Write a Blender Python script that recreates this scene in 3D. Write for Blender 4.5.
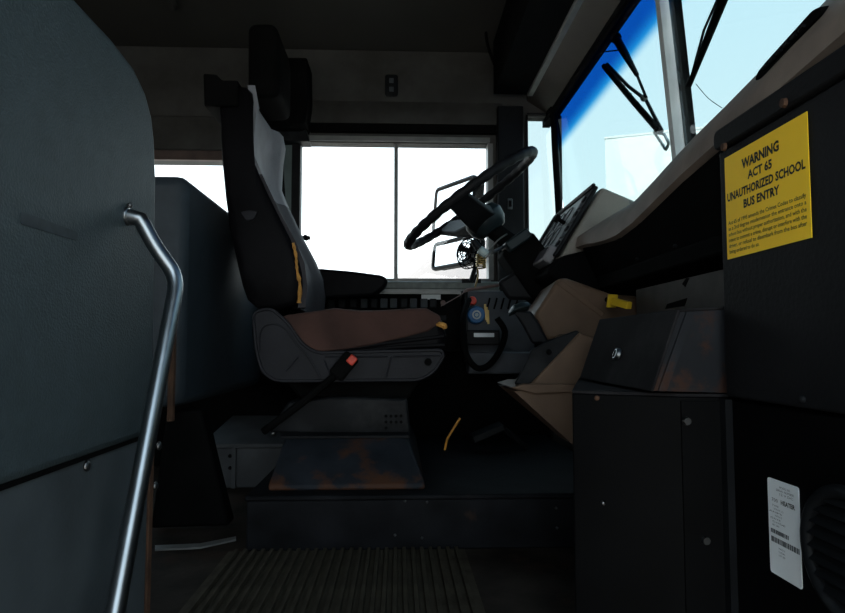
import bpy, bmesh, math, random
from mathutils import Vector, Matrix
random.seed(7)
scn = bpy.context.scene
for o in list(bpy.data.objects): bpy.data.objects.remove(o)

# ------------------------------------------------------------------ camera, world, sun, exposure
# X = towards the windscreen, Y = across the bus towards the driver's wall, Z = up, floor at 0. Metres.
CAMZ, FPX, YAW, PITCH = 0.46, 630.0, math.radians(2.2), math.radians(3.59)
cd = bpy.data.cameras.new('camera'); cd.sensor_width = 36.0; cd.lens = FPX/845*36; cd.clip_start = 0.02
cam = bpy.data.objects.new('camera', cd); scn.collection.objects.link(cam)
cam.location = (0, 0, CAMZ); cam.rotation_euler = (math.pi/2+PITCH, 0, -YAW)
scn.camera = cam

w = bpy.data.worlds.new('sky'); scn.world = w; w.use_nodes = True
nt = w.node_tree; nt.nodes.clear()
tc = nt.nodes.new('ShaderNodeTexCoord'); sx = nt.nodes.new('ShaderNodeSeparateXYZ')
rp = nt.nodes.new('ShaderNodeValToRGB'); bg = nt.nodes.new('ShaderNodeBackground'); wo = nt.nodes.new('ShaderNodeOutputWorld')
nt.links.new(tc.outputs['Generated'], sx.inputs[0]); nt.links.new(sx.outputs['Z'], rp.inputs[0])
rp.color_ramp.elements[0].position = 0.0; rp.color_ramp.elements[0].color = (0.93, 1.0, 1.0, 1)
rp.color_ramp.elements[1].position = 0.9; rp.color_ramp.elements[1].color = (0.50, 0.78, 1.0, 1)
nt.links.new(rp.outputs[0], bg.inputs[0]); bg.inputs[1].default_value = 1.35
nt.links.new(bg.outputs[0], wo.inputs[0])

sl = bpy.data.lights.new('sun', 'SUN'); sl.energy = 6.0; sl.angle = 0.03; sl.color = (1, 0.95, 0.88)
sun = bpy.data.objects.new('sun', sl); scn.collection.objects.link(sun)
sun.rotation_euler = Vector((0.58, 0.32, -0.75)).to_track_quat('-Z', 'Y').to_euler()

scn.view_settings.view_transform = 'Standard'; scn.view_settings.look = 'None'
scn.view_settings.gamma = 1; scn.view_settings.use_curve_mapping = False
scn.view_settings.exposure = 1.25

# ------------------------------------------------------------------ measuring: image point -> place on a known plane
_R = Vector((math.cos(YAW), -math.sin(YAW), 0))
_F = Vector((math.sin(YAW)*math.cos(PITCH), math.cos(YAW)*math.cos(PITCH), math.sin(PITCH)))
_U = _R.cross(_F)
def ray(px, py): return _R*((px-422.5)/FPX) + _U*((306.5-py)/FPX) + _F
CO = Vector((0, 0, CAMZ))
def aty(px, py, Y): d = ray(px, py); return CO + d*(Y/d.y)
def atx(px, py, X): d = ray(px, py); return CO + d*(X/d.x)
def atz(px, py, Z): d = ray(px, py); return CO + d*((Z-CAMZ)/d.z)

# ------------------------------------------------------------------ materials
MATS = {}
ALB = 0.50      # cab colours dimmed against the raised exposure, so unscaled sticker and label look better lit
UNDIMMED = {'yellow_sticker', 'white_label', 'mirror_glass', 'white_siding', 'gravel_ground'}
LESS_DIMMED = {'yellow_plastic', 'steel_tube', 'torn_foam', 'red_button', 'orange_wire', 'pale_paint', 'seat_upper_lit_fabric', 'tan_plastic', 'rusty_pedestal', 'brown_cowl_plastic', 'barrier_vinyl'}
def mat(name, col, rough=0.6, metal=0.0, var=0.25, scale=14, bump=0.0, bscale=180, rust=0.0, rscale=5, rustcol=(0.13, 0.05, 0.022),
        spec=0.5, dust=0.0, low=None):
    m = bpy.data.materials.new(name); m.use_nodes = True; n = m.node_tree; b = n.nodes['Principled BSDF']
    if name not in UNDIMMED: k0 = 0.71 if name in LESS_DIMMED else ALB; col = tuple(c*k0 for c in col); spec *= ALB; rustcol = tuple(c*0.6 for c in rustcol)
    b.inputs['Roughness'].default_value = rough; b.inputs['Metallic'].default_value = metal
    b.inputs['Specular IOR Level'].default_value = spec
    t = n.nodes.new('ShaderNodeTexCoord')
    nz = n.nodes.new('ShaderNodeTexNoise'); nz.inputs['Scale'].default_value = scale; nz.inputs['Detail'].default_value = 6
    n.links.new(t.outputs['Object'], nz.inputs['Vector'])
    r = n.nodes.new('ShaderNodeValToRGB')
    r.color_ramp.elements[0].position = 0.3; r.color_ramp.elements[1].position = 0.7
    r.color_ramp.elements[0].color = tuple(c*(1-var) for c in col)+(1,)
    r.color_ramp.elements[1].color = tuple(min(1, c*(1+var)) for c in col)+(1,)
    n.links.new(nz.outputs['Fac'], r.inputs[0]); out = r.outputs[0]
    def layer(out, amount, sc, c2, hard=0.06):
        k = n.nodes.new('ShaderNodeTexNoise'); k.inputs['Scale'].default_value = sc; k.inputs['Detail'].default_value = 9
        k.inputs['Roughness'].default_value = 0.65
        n.links.new(t.outputs['Object'], k.inputs['Vector'])
        q = n.nodes.new('ShaderNodeValToRGB'); p = 1-amount
        q.color_ramp.elements[0].position = max(0, p-hard); q.color_ramp.elements[1].position = min(1, p+hard)
        fac = k.outputs['Fac']
        if low and c2 == rustcol:
            sp = n.nodes.new('ShaderNodeSeparateXYZ'); n.links.new(t.outputs['Object'], sp.inputs[0])
            mr_ = n.nodes.new('ShaderNodeMapRange'); n.links.new(sp.outputs['Z'], mr_.inputs[0])
            mr_.inputs[1].default_value = low[0]; mr_.inputs[2].default_value = low[1]; mr_.inputs[3].default_value = low[2]; mr_.inputs[4].default_value = 0
            ad = n.nodes.new('ShaderNodeMath'); n.links.new(fac, ad.inputs[0]); n.links.new(mr_.outputs[0], ad.inputs[1]); fac = ad.outputs[0]
        n.links.new(fac, q.inputs[0])
        x = n.nodes.new('ShaderNodeMixRGB'); n.links.new(q.outputs[0], x.inputs[0]); n.links.new(out, x.inputs[1])
        x.inputs[2].default_value = c2+(1,); return x.outputs[0]
    if dust: out = layer(out, dust, 3.0, tuple(c*0.6+0.05 for c in col), 0.25)
    if rust: out = layer(out, rust, rscale, rustcol)
    n.links.new(out, b.inputs['Base Color'])
    if bump:
        k = n.nodes.new('ShaderNodeTexNoise'); k.inputs['Scale'].default_value = bscale; k.inputs['Detail'].default_value = 3
        n.links.new(t.outputs['Object'], k.inputs['Vector'])
        bp = n.nodes.new('ShaderNodeBump'); bp.inputs['Strength'].default_value = bump; bp.inputs['Distance'].default_value = 0.002
        n.links.new(k.outputs['Fac'], bp.inputs['Height']); n.links.new(bp.outputs[0], b.inputs['Normal'])
    MATS[name] = m; return m
def glass(name, tint, band=None, gloss=0.05):
    m = bpy.data.materials.new(name); m.use_nodes = True; n = m.node_tree; n.nodes.clear()
    o = n.nodes.new('ShaderNodeOutputMaterial'); tr = n.nodes.new('ShaderNodeBsdfTransparent'); gl = n.nodes.new('ShaderNodeBsdfGlossy')
    gl.inputs['Roughness'].default_value = 0.02
    mx = n.nodes.new('ShaderNodeMixShader'); mx.inputs[0].default_value = gloss
    tr.inputs[0].default_value = tint+(1,)
    if band:
        t = n.nodes.new('ShaderNodeTexCoord'); s = n.nodes.new('ShaderNodeSeparateXYZ'); r = n.nodes.new('ShaderNodeMapRange')
        n.links.new(t.outputs['Object'], s.inputs[0]); n.links.new(s.outputs['Z'], r.inputs[0])
        r.inputs[1].default_value = band[0]; r.inputs[2].default_value = band[1]; r.interpolation_type = 'SMOOTHSTEP'
        q = n.nodes.new('ShaderNodeValToRGB'); e = q.color_ramp.elements
        e[0].color = tint+(1,); e[1].color = band[2]+(1,)
        k = e.new(0.45); k.color = band[3]+(1,)
        n.links.new(r.outputs[0], q.inputs[0]); n.links.new(q.outputs[0], tr.inputs[0])
    n.links.new(tr.outputs[0], mx.inputs[1]); n.links.new(gl.outputs[0], mx.inputs[2]); n.links.new(mx.outputs[0], o.inputs[0])
    return m

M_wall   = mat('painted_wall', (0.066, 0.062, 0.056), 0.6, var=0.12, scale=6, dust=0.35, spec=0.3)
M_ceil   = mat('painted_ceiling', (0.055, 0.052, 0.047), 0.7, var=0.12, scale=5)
M_header = mat('header_panel', (0.075, 0.062, 0.052), 0.6, var=0.2, scale=8, rust=0.36, rscale=6, rustcol=(0.09, 0.05, 0.035))
M_metal  = mat('grey_metal', (0.30, 0.30, 0.29), 0.45, metal=0.35, var=0.15, scale=20)
M_sill   = mat('sill_metal', (0.22, 0.24, 0.22), 0.5, metal=0.1, var=0.3, scale=40, dust=0.4)
M_brownfr= mat('brown_frame', (0.15, 0.10, 0.085), 0.6)
M_tealst = mat('teal_grey_strip', (0.20, 0.26, 0.26), 0.5, var=0.15)
M_black  = mat('black_plastic', (0.014, 0.014, 0.016), 0.55, var=0.3, bump=0.15, spec=0.2)
M_black2 = mat('black_painted_steel', (0.013, 0.014, 0.016), 0.5, var=0.35, scale=9, bump=0.1, bscale=60, dust=0.2, spec=0.15)
M_deep   = mat('black_rubber', (0.007, 0.007, 0.007), 0.85, var=0.3, spec=0.05)
M_floor  = mat('floor_rubber', (0.045, 0.036, 0.030), 0.85, var=0.5, scale=9, bump=0.4, bscale=90, rust=0.42, rscale=7, rustcol=(0.05, 0.032, 0.024), spec=0.1)
M_mat    = mat('mat_rubber', (0.085, 0.070, 0.050), 0.8, var=0.45, scale=16, bump=0.3, bscale=120, spec=0.15)
M_plat   = mat('platform_steel', (0.012, 0.0125, 0.015), 0.6, var=0.5, scale=12, bump=0.2, bscale=70, rust=0.30, rscale=8, rustcol=(0.06, 0.035, 0.025), spec=0.12)
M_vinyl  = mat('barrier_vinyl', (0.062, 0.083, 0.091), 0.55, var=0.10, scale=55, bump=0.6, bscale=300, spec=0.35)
M_vinyl2 = mat('seat_back_vinyl', (0.055, 0.072, 0.088), 0.5, var=0.15, scale=20, bump=0.3, bscale=300)
M_kick   = mat('kick_plate', (0.115, 0.135, 0.148), 0.5, var=0.2, scale=10, bump=0.1, bscale=200, spec=0.35)
M_smudge = mat('rubbed_patch', (0.066, 0.082, 0.094), 0.65, var=0.25, scale=60)
M_chrome = mat('steel_tube', (0.36, 0.38, 0.40), 0.30, metal=1.0, var=0.1, scale=30)
M_bolt   = mat('bolt_steel', (0.22, 0.22, 0.22), 0.35, metal=0.9)
M_seat   = mat('seat_vinyl', (0.008, 0.0075, 0.009), 0.45, var=0.3, scale=10, bump=0.5, bscale=45, spec=0.07)
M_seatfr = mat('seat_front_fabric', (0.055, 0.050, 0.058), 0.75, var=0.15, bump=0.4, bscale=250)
M_seatup = mat('seat_upper_lit_fabric', (0.23, 0.235, 0.26), 0.7, var=0.15, bump=0.4, bscale=250)  # paler upper facing; window light on it is put into the colour
M_brown  = mat('brown_fabric', (0.095, 0.045, 0.035), 0.85, var=0.35, scale=9, bump=0.5, bscale=160)
M_foam   = mat('torn_foam', (0.55, 0.26, 0.06), 0.9, var=0.4, scale=40, bump=0.6, bscale=120)
M_shell  = mat('seat_shell', (0.028, 0.028, 0.034), 0.5, var=0.2, bump=0.25, bscale=220, spec=0.2)
M_red    = mat('red_button', (0.65, 0.06, 0.035), 0.4)
M_ped    = mat('rusty_pedestal', (0.022, 0.025, 0.031), 0.55, var=0.4, scale=10, rust=0.385, rscale=11, rustcol=(0.10, 0.045, 0.026), low=(-0.075, -0.01, 0.24), spec=0.2)
M_box    = mat('grey_box_paint', (0.10, 0.102, 0.108), 0.6, var=0.25, scale=9, rust=0.3, rscale=10, spec=0.3)
M_tan    = mat('tan_plastic', (0.135, 0.086, 0.058), 0.55, var=0.18, scale=9, bump=0.2, bscale=260, spec=0.25)
M_cowl   = mat('brown_cowl_plastic', (0.30, 0.235, 0.195), 0.6, var=0.2, scale=12, bump=0.3, bscale=200, rust=0.3, rscale=6, rustcol=(0.12, 0.065, 0.045), spec=0.3)
M_pod    = mat('grey_tan_pod', (0.36, 0.325, 0.285), 0.55, var=0.12, bump=0.2, bscale=200)
M_plate  = mat('underdash_plate', (0.10, 0.088, 0.08), 0.55, var=0.3, scale=14, spec=0.25)
M_gauge  = mat('gauge_face', (0.30, 0.285, 0.30), 0.3, var=0.15)
M_yellow = mat('yellow_plastic', (0.85, 0.55, 0.03), 0.5, var=0.1)
M_sign   = mat('yellow_sticker', (1.0, 0.62, 0.02), 0.6, var=0.03, scale=8, spec=0.2)
M_ink    = mat('black_ink', (0.02, 0.018, 0.012), 0.6)
M_ink2   = mat('faded_ink', (0.06, 0.045, 0.01), 0.6)
M_label  = mat('white_label', (0.78, 0.80, 0.82), 0.5, var=0.05)
M_inkg   = mat('grey_ink', (0.16, 0.16, 0.17), 0.6)
M_lock   = mat('lockbox_steel', (0.028, 0.026, 0.028), 0.8, var=0.25, scale=10, dust=0.2, spec=0.06)
M_lockr  = mat('lockbox_rusty_side', (0.034, 0.036, 0.042), 0.45, var=0.35, scale=8, rust=0.36, rscale=22, rustcol=(0.065, 0.033, 0.024), low=(-0.06, -0.01, 0.16), spec=0.25)
M_rustst = mat('rusty_steel', (0.12, 0.06, 0.035), 0.8, var=0.6, scale=18, bump=0.5, bscale=90)
M_panel  = mat('black_panel', (0.018, 0.018, 0.020), 0.6, var=0.25, scale=7, bump=0.35, bscale=150, spec=0.12)
M_heater = mat('black_heater_steel', (0.0045, 0.0045, 0.005), 0.5, var=0.3, scale=9, bump=0.1, bscale=80, spec=0.06)
M_blue   = mat('blue_dial', (0.03, 0.16, 0.40), 0.4, var=0.2)
M_side   = mat('side_panel_blue_grey', (0.115, 0.125, 0.145), 0.5, var=0.15, spec=0.3)
M_rocker = mat('rocker_grey', (0.09, 0.10, 0.11), 0.4, var=0.2)
M_pale   = mat('pale_paint', (0.6, 0.62, 0.62), 0.5, var=0.1)
M_cream  = mat('pale_knob', (0.55, 0.66, 0.66), 0.35, var=0.1)
M_brass  = mat('brass', (0.7, 0.5, 0.2), 0.35, metal=0.7)
M_mound  = mat('pale_mound', (0.34, 0.31, 0.305), 0.9, var=0.05, scale=1)
M_white  = mat('white_siding', (0.74, 0.75, 0.745), 0.8, var=0.03, scale=1)
M_ground = mat('gravel_ground', (0.38, 0.35, 0.31), 0.95, var=0.3, scale=3)
M_bus    = mat('bus_yellow_paint', (0.60, 0.32, 0.02), 0.4, var=0.05)
M_mirror = mat('mirror_glass', (0.92, 0.93, 0.94), 0.03, metal=1.0, var=0.0)
M_wire   = mat('orange_wire', (0.75, 0.33, 0.05), 0.5)
M_redw   = mat('red_cord', (0.20, 0.12, 0.105), 0.6, var=0.4)
M_green  = mat('teal_black_plastic', (0.018, 0.028, 0.032), 0.35, var=0.2, spec=0.3)
M_clear  = mat('clear_silver_wire', (0.6, 0.62, 0.6), 0.3, metal=0.8)
G_side = glass('side_glass', (0.97, 0.985, 0.985))
G_q    = glass('quarter_glass', (0.54, 0.58, 0.575))
G_wind = glass('windscreen_glass', (0.515, 0.575, 0.575), band=(1.215, 1.31, (0.034, 0.172, 0.387), (0.07, 0.31, 0.48)))

# ------------------------------------------------------------------ mesh building
COL = scn.collection
class B:
    def __init__(s): s.bm = bmesh.new()
    def box(s, lo, hi):
        lo = Vector(lo); hi = Vector(hi)
        r = bmesh.ops.create_cube(s.bm, size=1); c = (lo+hi)/2; d = hi-lo
        for v in r['verts']: v.co = Vector((v.co.x*d.x, v.co.y*d.y, v.co.z*d.z)) + c
        return s
    def obox(s, c, ax, ay, az):
        c, ax, ay, az = map(Vector, (c, ax, ay, az))
        r = bmesh.ops.create_cube(s.bm, size=2)
        for v in r['verts']: v.co = c + ax*v.co.x + ay*v.co.y + az*v.co.z
        return s
    def prism(s, pts, vec):
        vec = Vector(vec); a = [s.bm.verts.new(Vector(p)) for p in pts]; b = [s.bm.verts.new(Vector(p)+vec) for p in pts]
        n = len(pts); fs = [s.bm.faces.new(a), s.bm.faces.new(list(reversed(b)))]
        for i in range(n): fs.append(s.bm.faces.new((a[i], b[i], b[(i+1) % n], a[(i+1) % n])))
        return s
    def loft(s, secs, cap=True, closed=True):
        rows = [[s.bm.verts.new(Vector(p)) for p in q] for q in secs]; n = len(rows[0])
        for i in range(len(rows)-1):
            for j in range(n if closed else n-1):
                s.bm.faces.new((rows[i][j], rows[i][(j+1) % n], rows[i+1][(j+1) % n], rows[i+1][j]))
        if cap and closed: s.bm.faces.new(list(reversed(rows[0]))); s.bm.faces.new(rows[-1])
        return s
    def tube(s, path, r, n=10, closed=False):
        path = [Vector(p) for p in path]; m = len(path); rows = []
        up = None
        for i, p in enumerate(path):
            if closed: t = path[(i+1) % m]-path[i-1]
            else: t = path[min(i+1, m-1)]-path[max(i-1, 0)]
            t.normalize()
            if up is None:
                up = t.orthogonal().normalized()
            else:
                up = (up - t*up.dot(t)); up = up.normalized() if up.length > 1e-6 else t.orthogonal().normalized()
            sd = t.cross(up); rr = r[i] if isinstance(r, (list, tuple)) else r
            rows.append([s.bm.verts.new(p + (up*math.cos(a)+sd*math.sin(a))*rr) for a in [2*math.pi*k/n for k in range(n)]])
        for i in range(m if closed else m-1):
            A, C = rows[i], rows[(i+1) % m]
            for j in range(n): s.bm.faces.new((A[j], A[(j+1) % n], C[(j+1) % n], C[j]))
        if not closed: s.bm.faces.new(list(reversed(rows[0]))); s.bm.faces.new(rows[-1])
        return s
    def cyl(s, p0, p1, r, r1=None, n=18): return s.tube([p0, p1], [r, r if r1 is None else r1], n)
    def ring(s, c, nrm, R, r, n=32, k=8):
        c = Vector(c); nrm = Vector(nrm).normalized(); u = nrm.orthogonal().normalized(); v = nrm.cross(u)
        return s.tube([c + (u*math.cos(a)+v*math.sin(a))*R for a in [2*math.pi*i/n for i in range(n)]], r, k, True)
    def ball(s, c, r, sc=(1, 1, 1)):
        q = bmesh.ops.create_uvsphere(s.bm, u_segments=16, v_segments=10, radius=r)
        for v in q['verts']: v.co = Vector((v.co.x*sc[0], v.co.y*sc[1], v.co.z*sc[2])) + Vector(c)
        return s
def spline(pts, k=6):
    pts = [Vector(p) for p in pts]; out = []
    for i in range(len(pts)-1):
        p0, p1, p2, p3 = pts[max(i-1, 0)], pts[i], pts[i+1], pts[min(i+2, len(pts)-1)]
        for j in range(k):
            t = j/k; out.append(0.5*((2*p1)+(p2-p0)*t+(2*p0-5*p1+4*p2-p3)*t*t+(3*p1-p0-3*p2+p3)*t**3))
    return out+[pts[-1]]
def tag(o, label=None, cat=None, group=None, kind=None):
    if label: o['label'] = label
    if cat: o['category'] = cat
    if group: o['group'] = group
    if kind: o['kind'] = kind
    return o
def worldloc(o):
    p = Vector((0, 0, 0))
    while o: p += o.location; o = o.parent
    return p
def obj(name, b, m, parent=None, bevel=0, seg=2, sub=0, smooth=None, origin=True):
    bm = b.bm; bmesh.ops.recalc_face_normals(bm, faces=bm.faces[:])
    vs = [v.co for v in bm.verts]
    lo = Vector([min(v[i] for v in vs) for i in range(3)]); hi = Vector([max(v[i] for v in vs) for i in range(3)])
    c = (lo+hi)/2 if origin else Vector((0, 0, 0))
    for v in bm.verts: v.co -= c
    me = bpy.data.meshes.new(name); bm.to_mesh(me); bm.free()
    o = bpy.data.objects.new(name, me); COL.objects.link(o); me.materials.append(m)
    o.location = c - (worldloc(parent) if parent else Vector((0, 0, 0)))
    if parent: o.parent = parent
    if bevel:
        k = o.modifiers.new('bevel', 'BEVEL'); k.width = bevel; k.segments = seg; k.limit_method = 'ANGLE'; k.angle_limit = math.radians(35)
    if sub:
        k = o.modifiers.new('sub', 'SUBSURF'); k.levels = sub; k.render_levels = sub
    if smooth or sub or (smooth is None and bevel):
        for p in me.polygons: p.use_smooth = True
        if not sub:
            me.set_sharp_from_angle(angle=math.radians(50))
    return o
def thing(name, label, cat, loc, group=None, kind=None):
    o = bpy.data.objects.new(name, None); COL.objects.link(o); o.location = loc; o.empty_display_size = 0.05
    return tag(o, label, cat, group, kind)
def struct(name, b, m, **k): return tag(obj(name, b, m, **k), kind='structure')
def pp(pts, Y): return [aty(x, y, Y) for x, y in pts]
def ppx(pts, X): return [atx(x, y, X) for x, y in pts]
def copy_part(o, parent, loc, name=None):
    c = o.copy(); COL.objects.link(c); c.parent = parent; c.location = Vector(loc)-worldloc(parent); return c
def rounded(pts, r, k=4):
    out = []; n = len(pts); pts = [Vector(p) for p in pts]
    for i in range(n):
        p = pts[i]; a = pts[i-1]-p; c = pts[(i+1) % n]-p; q = min(r, a.length*0.45, c.length*0.45)
        A = p+a.normalized()*q; C = p+c.normalized()*q
        for j in range(k+1):
            t = j/k; out.append(A*(1-t)**2 + p*2*t*(1-t) + C*t*t)
    return out
def text_mesh(body, size, spacing=1.0, wide=1.0, bold=0.0, align='CENTER'):
    cu = bpy.data.curves.new('lettering', 'FONT'); cu.body = body; cu.size = size; cu.align_x = align; cu.space_character = spacing
    cu.offset = bold; cu.resolution_u = 2
    t = bpy.data.objects.new('lettering', cu); COL.objects.link(t)
    dg = bpy.context.evaluated_depsgraph_get(); me = bpy.data.meshes.new_from_object(t.evaluated_get(dg))
    bpy.data.objects.remove(t); return me
def text_on_x(name, body, y, z, X, width, height, m, parent, bold=0.0, align='CENTER'):
    # lettering on a plane facing -X; reads towards -Y
    me = text_mesh(body, 1.0, bold=bold, align='LEFT'); me.name = name
    xs = [v.co.x for v in me.vertices]; ys = [v.co.y for v in me.vertices]
    x0, x1 = min(xs), max(xs); sxx = width/(x1-x0); sy = height/0.70
    for v in me.vertices:
        u = (v.co.x-x0)*sxx - width/2; h = v.co.y*sy
        v.co = Vector((0, -u, h))
    o = bpy.data.objects.new(name, me); COL.objects.link(o); me.materials.append(m)
    o.parent = parent; o.location = Vector((X, y, z)) - worldloc(parent); return o

WY = 2.50          # inner face of the driver's side wall
RY = -0.14         # inner face of the entrance side wall
BX = -4.40         # closed bulkhead behind

# ------------------------------------------------------------------ the setting
g = B().box((-60, -60, -1.16), (90, 90, -1.10)); tag(obj('ground', g, M_ground), kind='structure')
# floor: deck, then the entrance steps going down towards the door
f = B().box((BX, 1.0, -0.06), (0.75, WY+0.06, 0.0)); f.box((BX, RY, -0.06), (-0.45, 1.0, 0.0)); struct('floor', f, M_floor)
st = B().box((-0.45, 0.62, -0.32), (0.80, 1.0, -0.27)); st.box((-0.45, 0.95, -0.27), (0.8, 1.0, -0.06))
st.box((-0.45, RY, -0.60), (0.80, 0.62, -0.55)); st.box((-0.45, 0.57, -0.55), (0.80, 0.62, -0.32)); st.box((-0.45, RY, -0.9), (0.8, RY+0.05, -0.6))
struct('floor_entrance_steps', st, M_floor)
# openings on the driver's side
D0, D1 = aty(300, 142, WY), aty(489, 280, WY)           # driver's window
Q0, Q1 = aty(527, 116, WY), aty(561, 262, WY)           # quarter window
P1 = aty(262, 162, WY)                                   # passenger window, its front upper corner
PB = 0.66
win_left = [(-4.2, -3.4, PB, P1.z), (-3.3, -2.53, PB, P1.z), (-2.45, -1.62, PB, P1.z), (-1.54, P1.x, PB, P1.z), (D0.x, D1.x, D1.z, D0.z), (Q0.x, Q1.x, 0.60, Q0.z)]
def wall_with_holes(name, x0, x1, z0, z1, y0, y1, holes, m):
    b = B(); xs = sorted(holes); x = x0
    for (a, c, lo, hi) in xs:
        b.box((x, y0, z0), (a, y1, z1))
        if lo > z0: b.box((a, y0, z0), (c, y1, lo))
        if hi < z1: b.box((a, y0, hi), (c, y1, z1))
        x = c
    b.box((x, y0, z0), (x1, y1, z1)); return struct(name, b, m)
ZT = 1.66
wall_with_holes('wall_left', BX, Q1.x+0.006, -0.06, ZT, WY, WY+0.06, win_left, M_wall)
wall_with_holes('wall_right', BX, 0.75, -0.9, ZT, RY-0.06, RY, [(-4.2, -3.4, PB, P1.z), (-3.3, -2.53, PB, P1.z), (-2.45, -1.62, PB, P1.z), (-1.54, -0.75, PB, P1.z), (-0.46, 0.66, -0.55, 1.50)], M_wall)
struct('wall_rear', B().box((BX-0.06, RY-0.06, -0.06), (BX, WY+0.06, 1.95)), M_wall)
# roof: shallow arch with coved sides
secs = []
for x in (BX, -0.9, 0.0, 0.65):
    row = []
    for k in range(13):
        t = k/12; y = RY-0.06+(WY-RY+0.12)*t; row.append((x, y, ZT+0.27*(1-abs(2*t-1)**2.6)))
    row += [(p[0], p[1], p[2]+0.05) for p in reversed(row)]; secs.append(row)
struct('ceiling', B().loft(secs), M_ceil, smooth=True)
for i, x in enumerate((-1.75, -0.85)):                     # roof ribs
    row = [(x, RY+(WY-RY)*k/16, ZT+0.262*(1-abs(2*k/16-1)**2.6)-0.004) for k in range(1, 16)]
    struct('trim_%d' % (20+i), B().tube(row, 0.018, 6), M_ceil)
# upper side panel seam, rolled header over the driver's window, black rubber strip
struct('trim_1', B().tube([aty(288, 32, WY), aty(500, 19, WY)], 0.006, 6), M_ceil)
a, c = aty(311, 125, WY), aty(497, 125, WY); h0 = aty(400, 109, WY).z; h1 = aty(400, 126, WY).z; h2 = aty(400, 134, WY).z
prof = [(0, h0+0.03), (-0.012, h0), (-0.028, h0-0.03), (-0.030, h1), (0, h1)]
struct('trim_2', B().loft([[(x, WY+p[0], p[1]) for p in prof] for x in (a.x, c.x+0.02)]), M_wall, smooth=True)
struct('trim_3', B().box((a.x, WY-0.026, h2), (c.x, WY, h1)), M_deep)
struct('trim_4', B().box((BX, WY-0.03, aty(180, 152, WY).z), (aty(262, 150, WY).x, WY, aty(180, 118, WY).z)), M_wall, bevel=0.006)
struct('trim_5', B().box((BX, WY-0.02, P1.z), (P1.x, WY, aty(180, 152, WY).z)), M_brownfr)
struct('trim_6', B().box((D0.x-0.04, WY-0.10, -0.0), (0.60, WY, 0.10)), M_side, bevel=0.01)   # heater ledge along the wall foot

struct('trim_15', B().box((-1.30, WY-0.012, 0.0), (0.62, WY, 0.60)), M_deep)  # black sheet added over the lower wall for the dark under the console
# windows ---------------------------------------------------------------
def sash(name, x0, x1, z0, z1, gl, frame_m, fw=0.03, divider=None, lab=None):
    t = thing(name, None, None, ((x0+x1)/2, WY+0.02, z0), kind='structure')
    b = B().box((x0-fw*0.2, WY-0.012, z1+0.004), (x1+fw*0.2, WY+0.05, z1+fw*0.8)).box((x0-fw*0.2, WY-0.012, z0-fw*0.5), (x1+fw*0.2, WY+0.05, z0+0.004))
    obj('window_frame', b, frame_m, t)
    for xx in (x0-fw*0.6, x1-fw*0.1): obj('frame_post', B().box((xx, WY-0.012, z0), (xx+fw*0.7, WY+0.05, z1)), frame_m, t)
    if divider is None: obj('pane', B().box((x0, WY+0.022, z0), (x1, WY+0.027, z1)), gl, t)
    else:
        obj('pane', B().box((x0, WY+0.022, z0), (divider, WY+0.027, z1)), gl, t)
        obj('pane', B().box((divider, WY+0.032, z0), (x1, WY+0.037, z1)), gl, t)
        obj('divider', B().box((divider-0.008, WY+0.010, z0), (divider+0.008, WY+0.045, z1)), M_metal, t)
    return t
w1 = sash('window_1', D0.x, D1.x, D1.z, D0.z, G_side, M_metal, divider=aty(396, 200, WY).x)
p = aty(307, 238, WY-0.02); obj('latch', B().box((p.x-0.03, p.y-0.015, p.z-0.006), (p.x+0.012, p.y+0.008, p.z+0.006)).cyl((p.x-0.004, p.y-0.02, p.z), (p.x-0.004, p.y+0.01, p.z), 0.010), M_deep, w1)
sash('window_2', -1.54, P1.x, PB, P1.z, G_side, M_brownfr); sash('window_5', -2.45, -1.62, PB, P1.z, G_side, M_brownfr)
sash('window_6', -3.3, -2.53, PB, P1.z, G_side, M_brownfr); sash('window_7', -4.2, -3.4, PB, P1.z, G_side, M_brownfr)
d1 = thing('door_1', None, None, (0.1, RY-0.3, -0.55), kind='structure')      # folded open, outside the doorway
for a_ in (-0.50, 0.67):
    lf = obj('door_leaf', B().box((a_, RY-0.62, -0.545), (a_+0.03, RY-0.07, 0.20)).box((a_, RY-0.62, 1.40), (a_+0.03, RY-0.07, 1.49)).box((a_, RY-0.62, 0.20), (a_+0.03, RY-0.55, 1.40)).box((a_, RY-0.14, 0.20), (a_+0.03, RY-0.07, 1.40)), M_black2, d1)
    obj('pane', B().box((a_+0.012, RY-0.55, 0.20), (a_+0.018, RY-0.14, 1.40)), G_side, lf)
w3 = sash('window_3', Q0.x, Q1.x, 0.60, Q0.z, G_q, M_black, fw=0.012)
# post between passenger and driver's windows
pa, pb = aty(277, 130, WY-0.03), aty(293, 250, WY-0.03)
struct('trim_7', B().box((pa.x, WY-0.03, 0.62), (pb.x, WY, pa.z)), M_tealst, bevel=0.004)
pa, pb = aty(293, 130, WY-0.02), aty(300, 250, WY-0.02)
struct('trim_8', B().box((pa.x, WY-0.04, 0.62), (pb.x, WY, pa.z)), M_black, bevel=0.003)
# sill
s0, s1 = aty(296, 281, WY-0.05), aty(494, 290, WY-0.05)
struct('trim_9', B().box((s0.x, WY-0.06, s1.z), (s1.x+0.02, WY, s0.z)), M_sill, bevel=0.006)
struct('trim_10', B().box((s0.x, WY-0.075, s1.z-0.008), (s1.x+0.02, WY, s1.z)), M_metal)
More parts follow.
